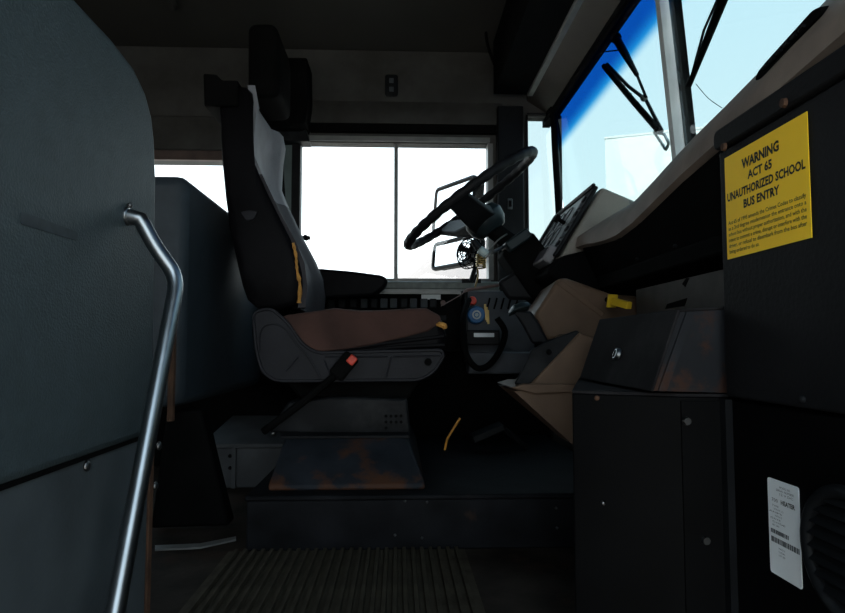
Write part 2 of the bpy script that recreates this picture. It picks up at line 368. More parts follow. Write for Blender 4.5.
# dark corner post with a small switch plate
c0, c1 = aty(497, 106, WY-0.04), aty(525, 300, WY-0.04)
cp = thing('trim_11', None, None, (c0.x, WY, 0), kind='structure')
obj('post_cover', B().box((c0.x, WY-0.05, 0.4), (c1.x, WY, c0.z)), M_black2, cp, bevel=0.006)
s = aty(510, 204, WY-0.052)
obj('switch_plate', B().box((s.x-0.010, WY-0.056, s.z-0.022), (s.x+0.010, WY-0.05, s.z+0.022)), M_rocker, cp, bevel=0.003)
obj('switch_toggle', B().box((s.x-0.005, WY-0.062, s.z-0.012), (s.x+0.005, WY-0.056, s.z+0.012)), M_deep, cp)

# windscreen ------------------------------------------------------------
TX, TZ = 0.615, 1.385          # top edge
LX, LZ = 0.690, 0.56           # foot
def wsx(z): return TX + (LX-TX)*(TZ-z)/(TZ-LZ)
WY1 = 2.43
PY0, PY1 = 1.395, 1.425         # centre pillar
t = thing('window_4', None, None, (0.65, 1.2, LZ), kind='structure')
for (y0, y1) in ((PY1, WY1), (RY+0.08, PY0)):
    obj('pane', B().prism([(TX, y0, TZ), (TX, y1, TZ), (LX, y1, LZ), (LX, y0, LZ)], (0.006, 0, 0.0005)), G_wind, t, origin=False)
for o in t.children:                                           # keep glass coordinates in true height
    pass
yc = (PY0+PY1)/2
def slat(nm, xa, xb, ya, yb, m_): return obj(nm, B().prism([(TX+xa, ya, TZ+0.1), (TX+xa, yb, TZ+0.1), (LX+xa, yb, LZ), (LX+xa, ya, LZ)], (xb-xa, 0, 0)), m_, t)
slat('centre_pillar', -0.024, 0.0, yc-0.006, yc+0.016, M_pale); slat('pillar_seal', 0.0, 0.028, yc-0.008, yc+0.018, M_deep); slat('pillar_seal', -0.012, 0.02, yc+0.016, yc+0.026, M_deep)
# corner post, curved
obj('corner_post', B().tube(spline([aty(553, 100, WY1), aty(555, 150, WY1), aty(558, 200, WY1), aty(561, 262, WY1)], 5), 0.013, 8), M_deep, t)
obj('head_seal', B().tube([(TX-0.004, RY+0.05, TZ), (TX-0.004, WY1+0.02, TZ)], 0.014, 8), M_deep, t)
struct('wall_front', B().box((0.70, RY-0.06, -0.9), (0.76, WY+0.06, 0.66)).box((TX+0.0, RY-0.06, TZ+0.01), (TX+0.03, WY+0.06, 1.95)).box((0.60, WY-0.06, -0.06), (0.70, WY+0.06, LZ)), M_wall)
struct('trim_16', B().box((0.60, WY1+0.012, TZ-0.015), (0.63, WY+0.06, 1.72)), M_deep)
# overhead header: panel, metal strip, dark recess
xs, zs = aty(530, 95, 2.44).x, aty(530, 95, 2.44).z
struct('trim_12', B().prism([(xs, 2.5, zs), (TX+0.03, 2.5, TZ-0.004), (TX+0.03, 2.5, zs+0.2), (xs, 2.5, zs+0.2)], (0, RY-2.5, 0)), M_header)
struct('trim_13', B().box((xs-0.012, RY, zs-0.006), (xs+0.012, 2.44, zs+0.012)), M_metal, bevel=0.003)
x5 = aty(495, 95, 2.42).x
struct('trim_14', B().box((x5, RY, zs+0.006), (xs-0.012, 2.45, zs+0.22)), M_deep)
# small screws in the header panel
for (px, py) in ((563, 47), (567, 44), (563, 57), (573, 45)):
    d = ray(px, py); tt = (TZ+0.02-CAMZ)/d.z; q = CO+d*tt
# cable hanging out of the overhead trim
cbl = obj('overhead_cable', B().tube(spline([aty(497, -30, 2.44), aty(489, 10, 2.44), aty(486, 30, 2.44), aty(488, 46, 2.44), aty(493, 60, 2.44), aty(497, 70, 2.44)], 5), 0.006, 6), M_deep)
tag(cbl, 'black cable sagging along the ceiling beside the dark overhead recess', 'cable')

# ------------------------------------------------------------------ outside
m = B(); q = aty(478, 280, 9.0); rows = []
for k in range(9):
    a = k/8*math.pi/2; rows.append([(q.x+2.1*math.cos(a)*math.cos(b), 9.6+1.6*math.cos(a)*math.sin(b), -1.1+3.18*math.sin(a)+0.03*math.sin(5*b)) for b in [2*math.pi*j/32 for j in range(32)]] if k < 8 else [(q.x+0.02*math.cos(b), 9.6+0.02*math.sin(b), 2.08) for b in [2*math.pi*j/32 for j in range(32)]])
tag(obj('earth_mound', m.loft(rows), M_mound, smooth=True), "pale rounded mound outside beyond the side mirror, seen through driver's window", 'mound')
bd = thing('white_building', 'white building outside, seen low through the windscreen', 'building', (5, 17, -1.1))
D = 16.0
q0, q1 = aty(605, 137, D), aty(690, 137, D)
bu = Vector((0.93, -0.37, 0)); bv = Vector((0.37, 0.93, 0))
for nm, e, zz0, zz1 in (('wall', 0, -1.1, q0.z-0.05), ('roof_edge', 0.015, q0.z-0.05, q0.z)):
    c_ = Vector((q0.x, q0.y, 0)); obj(nm, B().prism([c_-bu*e-bv*e+Vector((0, 0, zz0)), c_+bu*(2.4+e)-bv*e+Vector((0, 0, zz0)), c_+bu*(2.4+e)+bv*(7+e)+Vector((0, 0, zz0)), c_-bu*e+bv*(7+e)+Vector((0, 0, zz0))], (0, 0, zz1-zz0)), M_white, bd)
# bus outer skin under the driver's window so that the mirror bracket has something to hang on
mr = thing('side_mirror', "double black framed mirror on a bracket outside the driver's window", 'mirror', aty(470, 300, 2.72))
def mirror_head(pxl, pyt, pxr, pyb, Y):
    a, c = aty(pxl, pyt, Y), aty(pxr, pyb, Y); cen = (a+c)/2; n = Vector((-0.85, -0.52, 0.10)).normalized()
    u = Vector((0, 0, 1)).cross(n).normalized(); v = n.cross(u); hw = abs(c.x-a.x)/2/abs(u.x); hh = (a.z-c.z)/2
    q = [cen+u*i*hw+v*j*hh for i, j in ((-1, -1), (1, -1), (1, 1), (-1, 1))]
    h = obj('mirror_housing', B().prism(rounded([p-n*0.004 for p in q], 0.02), -n*0.05), M_deep, mr, bevel=0.008)
    obj('mirror_rim', B().tube(rounded(q, 0.02), 0.011, 6, True), M_black, mr)
    obj('mirror_glass', B().prism([cen+(p-cen)*0.93 for p in rounded(q, 0.02)], n*0.003), M_mirror, mr)
mirror_head(437, 183, 471, 228, 2.74); mirror_head(436, 240, 472, 266, 2.74)
obj('mirror_arm', B().tube([aty(474, 176, 2.76), aty(475, 230, 2.76), aty(476, 290, 2.76)], 0.009, 8).tube([aty(476, 290, 2.76), Vector((aty(476, 290, 2.76).x, 2.56, aty(476, 290, 2.76).z-0.02))], 0.009, 8), M_deep, mr)

# wipers, outside the glass, hung from the top of the windscreen
def onglass(px, py, off=0.02):
    d = ray(px, py); # plane through (TX,TZ),(LX,LZ)
    k = (LX-TX)/(TZ-LZ); tt = (TX+off+k*(TZ-CAMZ))/(d.x+k*d.z); return CO+d*tt
wp = thing('wiper', 'windscreen wiper with ladder blade hanging on the left pane beside the pillar', 'wiper', onglass(617, 40))
obj('wiper_arm', B().tube([onglass(617, 40), onglass(624, 52), onglass(637, 75)], [0.012, 0.011, 0.006], 8).tube([onglass(637, 75, 0.02), onglass(646, 97, 0.02)], 0.004, 6), M_black2, wp)
obj('wiper_pivot', B().ball(onglass(616, 38), 0.016), M_deep, wp)
obj('link_rod', B().tube([onglass(602, 52), onglass(620, 50)], 0.002, 6), M_deep, wp)
obj('blade', B().tube([onglass(604, 66, 0.014), onglass(633, 101, 0.014), onglass(660, 132, 0.014)], 0.0085, 6), M_deep, wp)
br = B().tube([onglass(607, 64, 0.026), onglass(628, 86, 0.032), onglass(646, 100, 0.036), onglass(654, 116, 0.030), onglass(662, 131, 0.026)], 0.005, 6)
obj('blade_bridge', br, M_black2, wp)
for k in range(7):
    t0 = 0.1+k*0.13; a = onglass(604, 66, 0.014).lerp(onglass(660, 132, 0.014), t0); c = onglass(607, 64, 0.026).lerp(onglass(662, 131, 0.026), t0)
    obj('blade_rung', B().cyl(a, c, 0.002, n=6), M_black2, wp)
obj('blade_hinge', B().ball(onglass(644, 98, 0.03), 0.010), M_metal, wp)
obj('refill_tip', B().tube(rounded([onglass(654, 132), onglass(664, 134), onglass(669, 143), onglass(666, 150)], 0.006), 0.004, 6, True), M_clear, wp)
wp2 = thing('wiper', 'windscreen wiper blade crossing the top of the right pane', 'wiper', onglass(727, -10))
obj('blade', B().tube([onglass(732, -22), onglass(711, 30), onglass(689, 86)], [0.010, 0.009, 0.006], 8), M_deep, wp2)
obj('blade_bridge', B().tube([onglass(727, -22, 0.03), onglass(704, 30, 0.03), onglass(691, 78, 0.03)], 0.003, 6), M_black2, wp2)
for k in range(5):
    t0 = 0.1+0.2*k; obj('blade_rung', B().cyl(onglass(732, -22).lerp(onglass(689, 86), t0), onglass(727, -22, 0.03).lerp(onglass(691, 78, 0.03), t0), 0.0025, n=6), M_black2, wp2)
obj('cord', B().tube(spline([onglass(696, 84, 0.004), onglass(708, 98, 0.004), onglass(722, 108, 0.004)], 4), 0.0008, 5), M_deep, wp2)

# ------------------------------------------------------------------ near barrier + grab rail
NX = -0.395
bar = thing('padded_barrier', 'large blue-grey vinyl padded barrier beside the entrance, nearest the camera', 'barrier', (NX-0.03, 0.6, -0.27))
edge = ppx([(157.5, 300), (157.5, 180), (156, 140), (153.5, 117), (147, 92), (135, 66), (112, 36), (80, 1)], NX)
topz = edge[-1].z; ey = edge[0].y
sz = (atx(140, 440, NX).z + atx(20, 481, NX).z)/2
out = [Vector((NX, ey, sz))] + [Vector((NX, p.y, p.z)) for p in edge[1:]] + [Vector((NX, 0.55, topz+0.004)), Vector((NX, 0.05, topz)), Vector((NX, 0.0, topz-0.08)), Vector((NX, 0.0, sz))]
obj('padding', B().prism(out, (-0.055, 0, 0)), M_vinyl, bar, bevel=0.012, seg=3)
kp = obj('kick_plate', B().box((NX-0.035, 0.0, -0.27), (NX-0.006, ey-0.004, sz+0.004)), M_kick, bar, bevel=0.002)
obj('seam_strip', B().box((NX-0.02, 0.0, sz-0.003), (NX-0.003, ey-0.002, sz+0.003)), M_deep, bar)
obj('edge_tube', B().tube([(NX-0.02, ey+0.012, sz+0.02), (NX-0.02, ey+0.012, -0.02)], 0.016, 10), M_rustst, bar)
for (px, py) in ((87, 466), (159, 446), (155.5, 486)):
    q = atx(px, py, NX-0.004); obj('bolt', B().ball(q, 0.007, (0.6, 1, 1)), M_bolt, bar)
q = ppx([(20, 211), (77, 232), (77, 241), (20, 224)], NX)
obj('rubbed_mark', B().prism(rounded(q, 0.004), (0.0008, 0, 0)), M_smudge, bar)
rail = thing('grab_rail', 'bent steel grab rail fixed to the padded barrier by the steps', 'rail', (-0.33, 0.5, -0.27))
A = atx(127, 216, NX); Bq = atx(178, 277, -0.325); Cq = atx(115, 613, -0.325)
E = Bq + (Cq-Bq)*(( -0.29-Bq.z)/(Cq.z-Bq.z))
path = spline([A, A+Vector((0.018, 0.002, -0.004))], 2)+spline([A+Vector((0.022, 0.004, -0.012)), A.lerp(Bq, 0.5)+Vector((0.004, 0, 0)), Bq+(A-Bq)*0.16], 4)
bend = [(Bq+(A-Bq)*0.16), Bq+Vector((0, 0, -0.004)), Bq+(Cq-Bq)*0.08]
path += [bend[0]*(1-t)**2+bend[1]*2*t*(1-t)+bend[2]*t*t for t in (0.2, 0.4, 0.6, 0.8)] + [Bq+(Cq-Bq)*k for k in (0.08, 0.3, 0.6, 0.9)] + [E]
obj('tube', B().tube(path, 0.0112, 16), M_chrome, rail, smooth=True)
obj('flange', B().cyl(A-Vector((0.002, 0, 0)), A+Vector((0.004, 0, 0)), 0.014), M_chrome, rail, bevel=0.002)
obj('end_flange', B().cyl(E, E+Vector((0, 0, 0.006)), 0.025), M_chrome, rail, bevel=0.002)
obj('screw', B().ball(A+Vector((0.004, 0.0, 0.016)), 0.004), M_bolt, rail)

# ------------------------------------------------------------------ barrier behind the driver
q = aty(187, 174, 1.55); SXB = q.x; ztop = q.z; zbot = aty(185, 408, 1.55).z
b2 = thing('padded_barrier', 'dark vinyl padded barrier standing behind the driver seat', 'barrier', (SXB-0.05, 1.98, 0))
obj('padding', B().box((SXB-0.115, 1.55, zbot), (SXB, 2.44, ztop)), M_vinyl2, b2, bevel=0.03, seg=4)
obj('frame_tube', B().tube([(SXB-0.022, 1.542, zbot+0.19), (SXB-0.022, 1.542, zbot-0.03)], 0.009, 8), M_rustst, b2)
obj('leg', B().loft([[aty(150, 529, 1.6).xyz, aty(229, 526, 1.6).xyz, aty(229, 526, 1.6)+Vector((0, .06, 0)), aty(150, 529, 1.6)+Vector((0, .06, 0))],
                     [aty(158, 470, 1.58).xyz, aty(213, 462, 1.58).xyz, aty(213, 462, 1.58)+Vector((0, .06, 0)), aty(158, 470, 1.58)+Vector((0, .06, 0))],
                     [aty(166, 412, 1.56).xyz, aty(201, 410, 1.56).xyz, aty(201, 410, 1.56)+Vector((0, .06, 0)), aty(166, 412, 1.56)+Vector((0, .06, 0))]]), M_deep, b2, bevel=0.008)
# grey box on the floor against the wall behind the seat
gb = thing('floor_box', 'low grey metal box with sloping lid on the floor behind the driver seat', 'box', (-0.5, 2.3, 0))
x0, x1 = aty(203, 470, 2.1).x, aty(290, 470, 2.1).x; zf = aty(230, 446, 2.1).z; zb = aty(250, 418, 2.46).z
obj('body', B().prism([(x0, 2.1, 0), (x0, 2.48, 0), (x0, 2.48, zb-0.006), (x0, 2.1, zf-0.006)], (x1-x0, 0, 0)), M_box, gb, bevel=0.004)
obj('lid', B().prism([(x0-0.006, 2.09, zf-0.006), (x0-0.006, 2.48, zb-0.006), (x0-0.006, 2.48, zb+0.008), (x0-0.006, 2.09, zf+0.008)], (x1-x0+0.01, 0, 0)), M_box, gb, bevel=0.003)
obj('strap', B().box((aty(232, 470, 2.1).x, 2.092, 0.0), (aty(236, 470, 2.1).x, 2.1, zf)), M_box, gb)
for (px, py) in ((230, 456), (230, 468)): obj('bolt', B().ball(aty(px, py, 2.097), 0.006), M_deep, gb)
obj('bolt', B().ball(aty(267, 436, 2.0)+Vector((0, 0.1, -0.006)), 0.010), M_bolt, gb)
q = aty(159, 545, 1.5)
tag(obj('floor_strip', B().prism([atz(155, 547, 0.001), atz(200, 545, 0.001), atz(236, 538, 0.001), atz(236, 541, 0.001), atz(200, 549, 0.001), atz(155, 551, 0.001)], (0, 0, 0.004)), M_metal), 'thin pale metal joint strip lying on the floor beside the barrier leg', 'floor strip')

# ------------------------------------------------------------------ platform, mat
PLY = 1.45; PZ = aty(400, 495, PLY).z; px0 = aty(244, 520, PLY).x
pl = thing('driver_platform', 'low black steel platform step under the driver seat', 'platform', (0.05, 1.9, 0))
obj('deck', B().box((px0, PLY, PZ-0.012), (0.56, 2.40, PZ)), M_plat, pl, bevel=0.004)
obj('riser', B().box((px0+0.004, PLY+0.004, 0.0), (0.56, 2.39, PZ-0.011)), M_plat, pl, bevel=0.004)
for (px, py) in ((405, 501), (427, 502), (395, 535), (422, 538), (556, 508), (557, 528)): obj('rivet', B().ball(aty(px, py, PLY+0.003), 0.003), M_bolt, pl)
mt = thing('ribbed_mat', 'ribbed dark rubber mat on the aisle floor in front of the platform', 'mat', (-0.05, 1.2, 0.0))
L0, R0 = atz(236, 548, 0.004), atz(460, 548, 0.004)
obj('mat_base', B().box((L0.x-0.01, 1.0, 0.0), (R0.x+0.01, PLY-0.002, 0.004)), M_mat, mt)
nr = 26; rib0 = None
for i in range(nr):
    x = L0.x + (R0.x-L0.x)*(i+0.5)/nr; hw = (R0.x-L0.x)/nr*0.27
    if rib0 is None: rib0 = obj('rib', B().prism([(x-hw, 1.0, 0.004), (x+hw, 1.0, 0.004), (x+hw*0.7, 1.0, 0.012), (x-hw*0.7, 1.0, 0.012)], (0, PLY-0.01-1.0, 0)), M_mat, mt); cc = rib0.location.copy(); xr = x
    else:
        c = rib0.copy(); COL.objects.link(c); c.parent = mt; c.location = cc+Vector((x-xr, 0, 0))

# ------------------------------------------------------------------ driver seat
S0, S1 = 1.72, 2.20; SM = (S0+S1)/2
seat = thing('driver_chair', 'high-backed black vinyl driver seat with brown cushion cover', 'seat', (-0.1, SM, PZ))
back = [(217, 82), (218, 130), (223, 200), (232, 248), (241, 288), (250, 315)]
front = [(301, 307), (303, 285), (300, 262), (291, 240), (276, 212), (257, 172), (248, 150), (250, 118), (253, 98), (250, 82)]
bw = pp(back, S0); fw_ = pp(front, S0)
def bsec(y, dx, ins=0.0):
    cx = sum((p.x for p in bw+fw_))/16; cz = sum((p.z for p in bw+fw_))/16
    r = [Vector((p.x, y, p.z)) for p in bw] + [Vector((p.x-dx, y, p.z)) for p in fw_]
    if ins: r = [Vector((p.x+(cx-p.x)*ins, y, p.z+(cz-p.z)*ins*0.4)) for p in r]
    return r
shell = obj('backrest', B().loft([bsec(S0, 0, 0.10), bsec(S0+0.012, 0, 0.0), bsec(S0+0.05, 0), bsec(S0+0.075, 0.01), bsec(S0+0.10, 0.03), bsec(SM, 0.035), bsec(S1-0.10, 0.03),
                                   bsec(S1-0.075, 0.01), bsec(S1-0.05, 0), bsec(S1-0.012, 0), bsec(S1, 0, 0.10)]), M_seat, seat, sub=1)
# fabric facing on the inside of the backrest
def fsec(y, dx, a, b): return [Vector((p.x-dx+0.009, y, p.z)) for p in fw_[a:b]] + [Vector((p.x-dx-0.012, y, p.z)) for p in reversed(fw_[a:b])]
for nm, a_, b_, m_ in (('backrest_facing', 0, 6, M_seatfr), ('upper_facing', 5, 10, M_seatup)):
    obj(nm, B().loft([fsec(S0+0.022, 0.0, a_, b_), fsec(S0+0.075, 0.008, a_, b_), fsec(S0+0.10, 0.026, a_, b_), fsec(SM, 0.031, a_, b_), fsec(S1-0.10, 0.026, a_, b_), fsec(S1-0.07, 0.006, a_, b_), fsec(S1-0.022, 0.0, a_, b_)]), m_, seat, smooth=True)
# torn edge with foam
tear = B()
tp = spline(pp([(293, 243), (296, 256), (297, 270), (300, 285), (299, 303)], S0+0.006), 5)
tear.tube(tp, [0.003+0.004*random.random() for _ in tp], 7); obj('torn_foam', tear, M_foam, seat)
tr2 = B(); tp = spline(pp([(306, 318), (316, 315), (322, 317)], S0+0.01), 4); tr2.tube(tp, 0.006, 7); obj('torn_foam', tr2, M_foam, seat)
# highlight on a side fold, put in as a paler flap
obj('fold_highlight', B().prism(rounded(pp([(240, 212), (248, 210), (258, 211), (254, 219), (246, 221)], S0-0.004), 0.006), (0, 0.01, 0)), M_shell, seat, bevel=0.002)
# headrest, cap and rear ear
hb, hc = aty(248, 80, SM), aty(278, 22, SM)
obj('headrest', B().prism(rounded([aty(247, 96, SM-0.11), aty(247, 22, SM-0.11), aty(276, 22, SM-0.11), aty(279, 40, SM-0.11), aty(279, 96, SM-0.11)], 0.03), (0, 0.22, 0)), M_deep, seat, bevel=0.02, seg=3)
obj('back_cap', B().prism(rounded(pp([(203, 73), (216, 74), (222, 80), (238, 80), (238, 106), (204, 106)], S0-0.005), 0.006), (0, S1-S0+0.01, 0)), M_deep, seat, bevel=0.006)
# cushion and cover
cu = pp([(284, 330), (292, 318), (340, 313), (430, 313), (443, 320), (447, 335), (444, 350), (320, 353), (298, 346)], S0)
def csec(y, k):
    c = sum(cu, Vector())/len(cu); return [Vector((c.x+(p.x-c.x)*k, y, c.z+(p.z-c.z)*k)) for p in cu]
obj('cushion', B().loft([csec(S0-0.004, 0.95), csec(S0+0.02, 1.0), csec(SM, 1.02), csec(S1-0.02, 1.0), csec(S1, 0.95)]), M_seat, seat, bevel=0.012, seg=3)
cv = pp([(270, 322), (288, 315), (312, 312), (335, 308.5), (360, 311), (385, 310.5), (408, 309), (426, 308.5), (440, 316), (441, 322), (428, 331), (405, 337), (370, 345), (340, 350), (315, 352), (300, 342)], S0)
def cvs(y, dz): return [Vector((p.x, y, p.z+dz)) for p in cv]
obj('seat_cover', B().loft([cvs(S0-0.012, -0.002), cvs(S0-0.002, 0.001), cvs(S0+0.15, 0.006), cvs(S0+0.3, 0.004), cvs(S1-0.01, 0.0)]), M_brown, seat, bevel=0.006, seg=3)
tp = spline(pp([(436, 325), (440, 324.5), (444, 326), (445, 329)], S0-0.012), 4); obj('torn_foam', B().tube(tp, [0.002, 0.004, 0.005, 0.007, 0.008, 0.008, 0.008, 0.008, 0.009, 0.008, 0.007, 0.006, 0.004], 7), M_foam, seat)
# folds under the cover
for pts in ([(330, 352), (380, 344), (430, 338), (444, 336)], [(350, 352), (400, 347), (444, 345)]):
    obj('cushion_fold', B().tube(spline(pp(pts, S0-0.002), 5), 0.006, 7), M_seat, seat, smooth=True)
# moulded side shell
so = rounded(pp([(253, 312), (271, 308), (287, 322), (302, 344), (316, 353), (441, 350), (444, 356), (434, 372), (420, 380), (275, 381), (262, 372), (256, 350)], S0-0.02), 0.02)
for y in (S0-0.018, S1+0.004):
    dv = Vector((0, y-(S0-0.02), 0)); pts = [p+dv for p in so]
    sh = obj('side_shell', B().prism(pts, (0, 0.014, 0)), M_shell, seat, bevel=0.003)
    obj('shell_rim', B().tube(pts, 0.0045, 6, True), M_shell, sh)
    for ln in ([(259, 352), (261, 330), (272, 324), (285, 329), (297, 345), (309, 358), (321, 379)], [(324, 360), (331, 377)], [(391, 357), (386, 377)], [(325, 357), (388, 357)], [(393, 357), (440, 356)], [(286, 371), (298, 357)]):
        obj('shell_rib', B().tube(spline([p+dv for p in pp(ln, S0-0.02)], 4), 0.003, 6), M_shell, sh)
q = aty(428, 362, S0-0.02); obj('shell_bolt', B().cyl(q, q-Vector((0, 0.004, 0)), 0.010), M_deep, seat)
obj('seat_pan', B().prism(pp([(270, 340), (320, 356), (436, 356), (428, 374), (275, 376)], S0), (0, S1-S0, 0)), M_black, seat, bevel=0.006)
# armrest on the window side
ar = pp([(316, 268), (352, 271), (382, 275), (388, 279), (386, 286), (374, 296), (316, 299)], S1+0.02)
obj('armrest', B().prism(rounded(ar, 0.015), (0, 0.07, 0)), M_seat, seat, bevel=0.015, seg=3)
# suspension and pedestal
su = obj('suspension_box', B().prism(pp([(268, 432), (288, 402), (330, 397), (407, 399), (411, 434), (408, 438)], 1.70), (0, 0.42, 0)), M_black2, seat, bevel=0.006)
obj('suspension_bellows', B().prism(pp([(285, 380), (420, 380), (408, 400), (300, 400)], 1.76), (0, 0.36, 0)), M_deep, seat, bevel=0.01)
for k in range(9):
    q = aty(386+5*(k % 4), 416+6*(k//4), 1.698); obj('vent_dot', B().cyl(q, q-Vector((0, 0.002, 0)), 0.004, n=8), M_deep, su)
bt = [aty(285, 438, 1.64), aty(407, 438, 1.64)]; bb = [aty(268, 491, 1.50), aty(425, 489, 1.50)]
def fr(a, c, y1, z): return [Vector((a.x, a.y, z)), Vector((c.x, c.y, z)), Vector((c.x, y1, z)), Vector((a.x, y1, z))]
obj('pedestal', B().loft([fr(bb[0], bb[1], 2.30, PZ), fr(bb[0], bb[1], 2.30, PZ+0.012), fr(bt[0], bt[1], 2.2, bt[0].z), ]), M_ped, seat, bevel=0.005)
obj('pedestal_top', B().box((bt[0].x-0.01, 1.635, bt[0].z-0.002), (bt[1].x+0.006, 2.2, bt[0].z+0.006)), M_black2, seat, bevel=0.002)
# belt stalk with buckle
bs = obj('belt_stalk', B().tube(spline([aty(263, 432, 1.685), aty(300, 404, 1.685), aty(333, 377, 1.685), aty(340, 366, 1.685)], 5), 0.010, 8), M_deep, seat)
ax = (aty(358, 352, 1.68)-aty(338, 376, 1.68)); u = ax.normalized(); v = Vector((0, 1, 0)).cross(u)
c = aty(344, 366, 1.683); bk = obj('buckle', B().obox(c, u*0.036, (0, 0.012, 0), v*0.022), M_deep, seat, bevel=0.006)
c = aty(352, 360, 1.676); obj('release_button', B().obox(c, u*0.012, (0, 0.008, 0), v*0.011), M_red, bk, bevel=0.003)
# ------------------------------------------------------------------ wall things
wb = thing('wall_box', 'black box hung on the side wall behind the headrest', 'box', aty(290, 123, 2.4))
obj('case', B().prism(rounded(pp([(262, 57), (307, 57), (308, 100), (305, 122), (300, 126), (262, 126)], 2.36), 0.01), (0, 0.14, 0)), M_deep, wb, bevel=0.008)
obj('bracket', B().prism(pp([(268, 126), (305, 126), (309, 141), (268, 141)], 2.42), (0, 0.08, 0)), M_black2, wb, bevel=0.003)
sw = thing('wall_switch', 'small dark rounded switch plate on the panel above the driver window', 'switch', aty(391, 96, WY))
a, c = aty(385, 75, WY), aty(398, 97, WY)
obj('plate', B().prism(rounded([(a.x, WY, a.z), (c.x, WY, a.z), (c.x, WY, c.z), (a.x, WY, c.z)], 0.012), (0, -0.008, 0)), M_black2, sw, bevel=0.002)
for k in (0.3, 0.7):
    z = a.z+(c.z-a.z)*k; obj('rocker', B().box(((a.x+c.x)/2-0.009, WY-0.013, z-0.010), ((a.x+c.x)/2+0.009, WY-0.008, z+0.010)), M_rocker, sw, bevel=0.002)

# ------------------------------------------------------------------ side switch console along the window wall
CY = 2.36
sc = thing('switch_console', 'black switch console with a row of rockers below the driver window', 'console', aty(380, 360, CY))
a, c = aty(318, 293, CY), aty(461, 352, CY)
obj('body', B().box((a.x, CY, c.z), (c.x, 2.42, a.z)), M_deep, sc, bevel=0.004)
obj('ledge', B().box((a.x, CY-0.012, aty(400, 294, CY).z), (c.x, 2.42, aty(400, 291.5, CY).z)), M_metal, sc)
rk = None
for i, (px, lit) in enumerate(((331, 0), (342, 0), (353, 0), (364, 1), (374, 0), (384, 1), (393.5, 1), (404, 0), (413.5, 1), (424, 1), (433, 0))):
    p = aty(px, 303, CY)
    if lit == 0: q = obj('rocker', B().box((p.x-0.013, CY-0.010, p.z-0.018), (p.x+0.013, CY, p.z+0.016)), M_black2, sc, bevel=0.003)
    else: q = obj('rocker', B().prism([(p.x-0.013, CY, p.z-0.018), (p.x-0.013, CY-0.004, p.z-0.018), (p.x-0.013, CY-0.014, p.z+0.016), (p.x-0.013, CY, p.z+0.016)], (0.026, 0, 0)), M_rocker, sc, bevel=0.002)
p = aty(431, 297, CY); obj('label_plate', B().box((p.x-0.036, CY-0.004, p.z-0.009), (p.x+0.036, CY, p.z+0.009)), M_pale, sc)
p = aty(443, 303, CY); obj('red_lamp', B().cyl((p.x, CY, p.z), (p.x, CY-0.008, p.z), 0.010), M_redw, sc)
for k in range(3):
    p = aty(443, 318+9*k, CY); obj('indicator', B().box((p.x-0.012, CY-0.005, p.z-0.010), (p.x+0.012, CY, p.z+0.010)), M_black2, sc, bevel=0.002)
vp = thing('valve_panel', 'blue-grey slotted side panel with red and blue round knobs beside the console', 'panel', aty(490, 360, 2.38))
a, c = aty(465, 291, 2.38), aty(535, 362, 2.38)
obj('panel', B().box((a.x, 2.38, c.z), (c.x, 2.46, a.z)), M_side, vp, bevel=0.004)
obj('panel_edge', B().box((a.x-0.006, 2.365, c.z), (a.x+0.010, 2.46, a.z)), M_black2, vp, bevel=0.003)
for k in range(5):
    obj('slot', B().tube([aty(487+7*k, 309, 2.378), aty(490+7*k, 298, 2.378)], 0.0035, 6), M_deep, vp)
q = aty(472, 301, 2.37); obj('red_knob', B().cyl(q, q-Vector((0, 0.02, 0)), 0.018, 0.015), M_red, vp, bevel=0.004)
q = aty(476, 315, 2.36); kb = obj('blue_knob', B().cyl(q+Vector((0, 0.02, 0)), q-Vector((0, 0.02, 0)), 0.036, 0.032, 24), M_blue, vp, bevel=0.004)
obj('knob_ring', B().ring(q-Vector((0, 0.021, 0)), (0, 1, 0), 0.014, 0.003, 20), M_pale, kb)
obj('knob_cap', B().cyl(q-Vector((0, 0.02, 0)), q-Vector((0, 0.026, 0)), 0.007), M_cream, kb)
for k in range(3): obj('hanging_key', B().prism(pp([(484+1.5*k, 304+3*k), (486+1.5*k, 304+3*k), (487.5+1.0*k, 320+2*k), (485.5+1.0*k, 320+2*k)], 2.355-0.004*k), (0, 0.003, 0)), M_brass, vp)
obj('foot_ledge', B().box((aty(468, 352, 2.3).x, 2.30, aty(466, 374, 2.3).z), (aty(545, 352, 2.3).x, 2.38, aty(466, 352, 2.3).z)), M_side, vp, bevel=0.006)
obj('document_tray', B().box((aty(466, 333, 2.3).x, 2.30, aty(466, 345, 2.3).z), (aty(500, 333, 2.3).x, 2.38, aty(466, 330, 2.3).z)), M_black, vp, bevel=0.004)
obj('chrome_strip', B().box((aty(474, 333, 2.296).x, 2.296, aty(466, 337, 2.3).z), (aty(494, 333, 2.3).x, 2.30, aty(466, 333, 2.3).z)), M_chrome, vp)
tag(obj('rubber_hose', B().tube(spline([aty(497, 318, 2.22), aty(505, 332, 2.22), aty(500, 350, 2.22), aty(489, 365, 2.22), aty(477, 368, 2.22), aty(467, 356, 2.22), aty(463, 338, 2.22), aty(463, 318, 2.24), aty(467, 304, 2.3), aty(469, 300, 2.34)], 6), 0.011, 8), M_deep, smooth=True), 'looped black rubber hose hanging below the steering wheel', 'hose')
tag(obj('red_cord', B().tube(spline([aty(441, 306, 2.2), aty(452, 300, 2.25), aty(462, 294, 2.29), aty(467, 290, 2.32), aty(480, 288, 2.32), aty(500, 285, 2.32)], 5), [0.002]*13+[0.006]*13, 6), M_redw), 'thin reddish cord trailing from the sill towards the seat', 'cord')

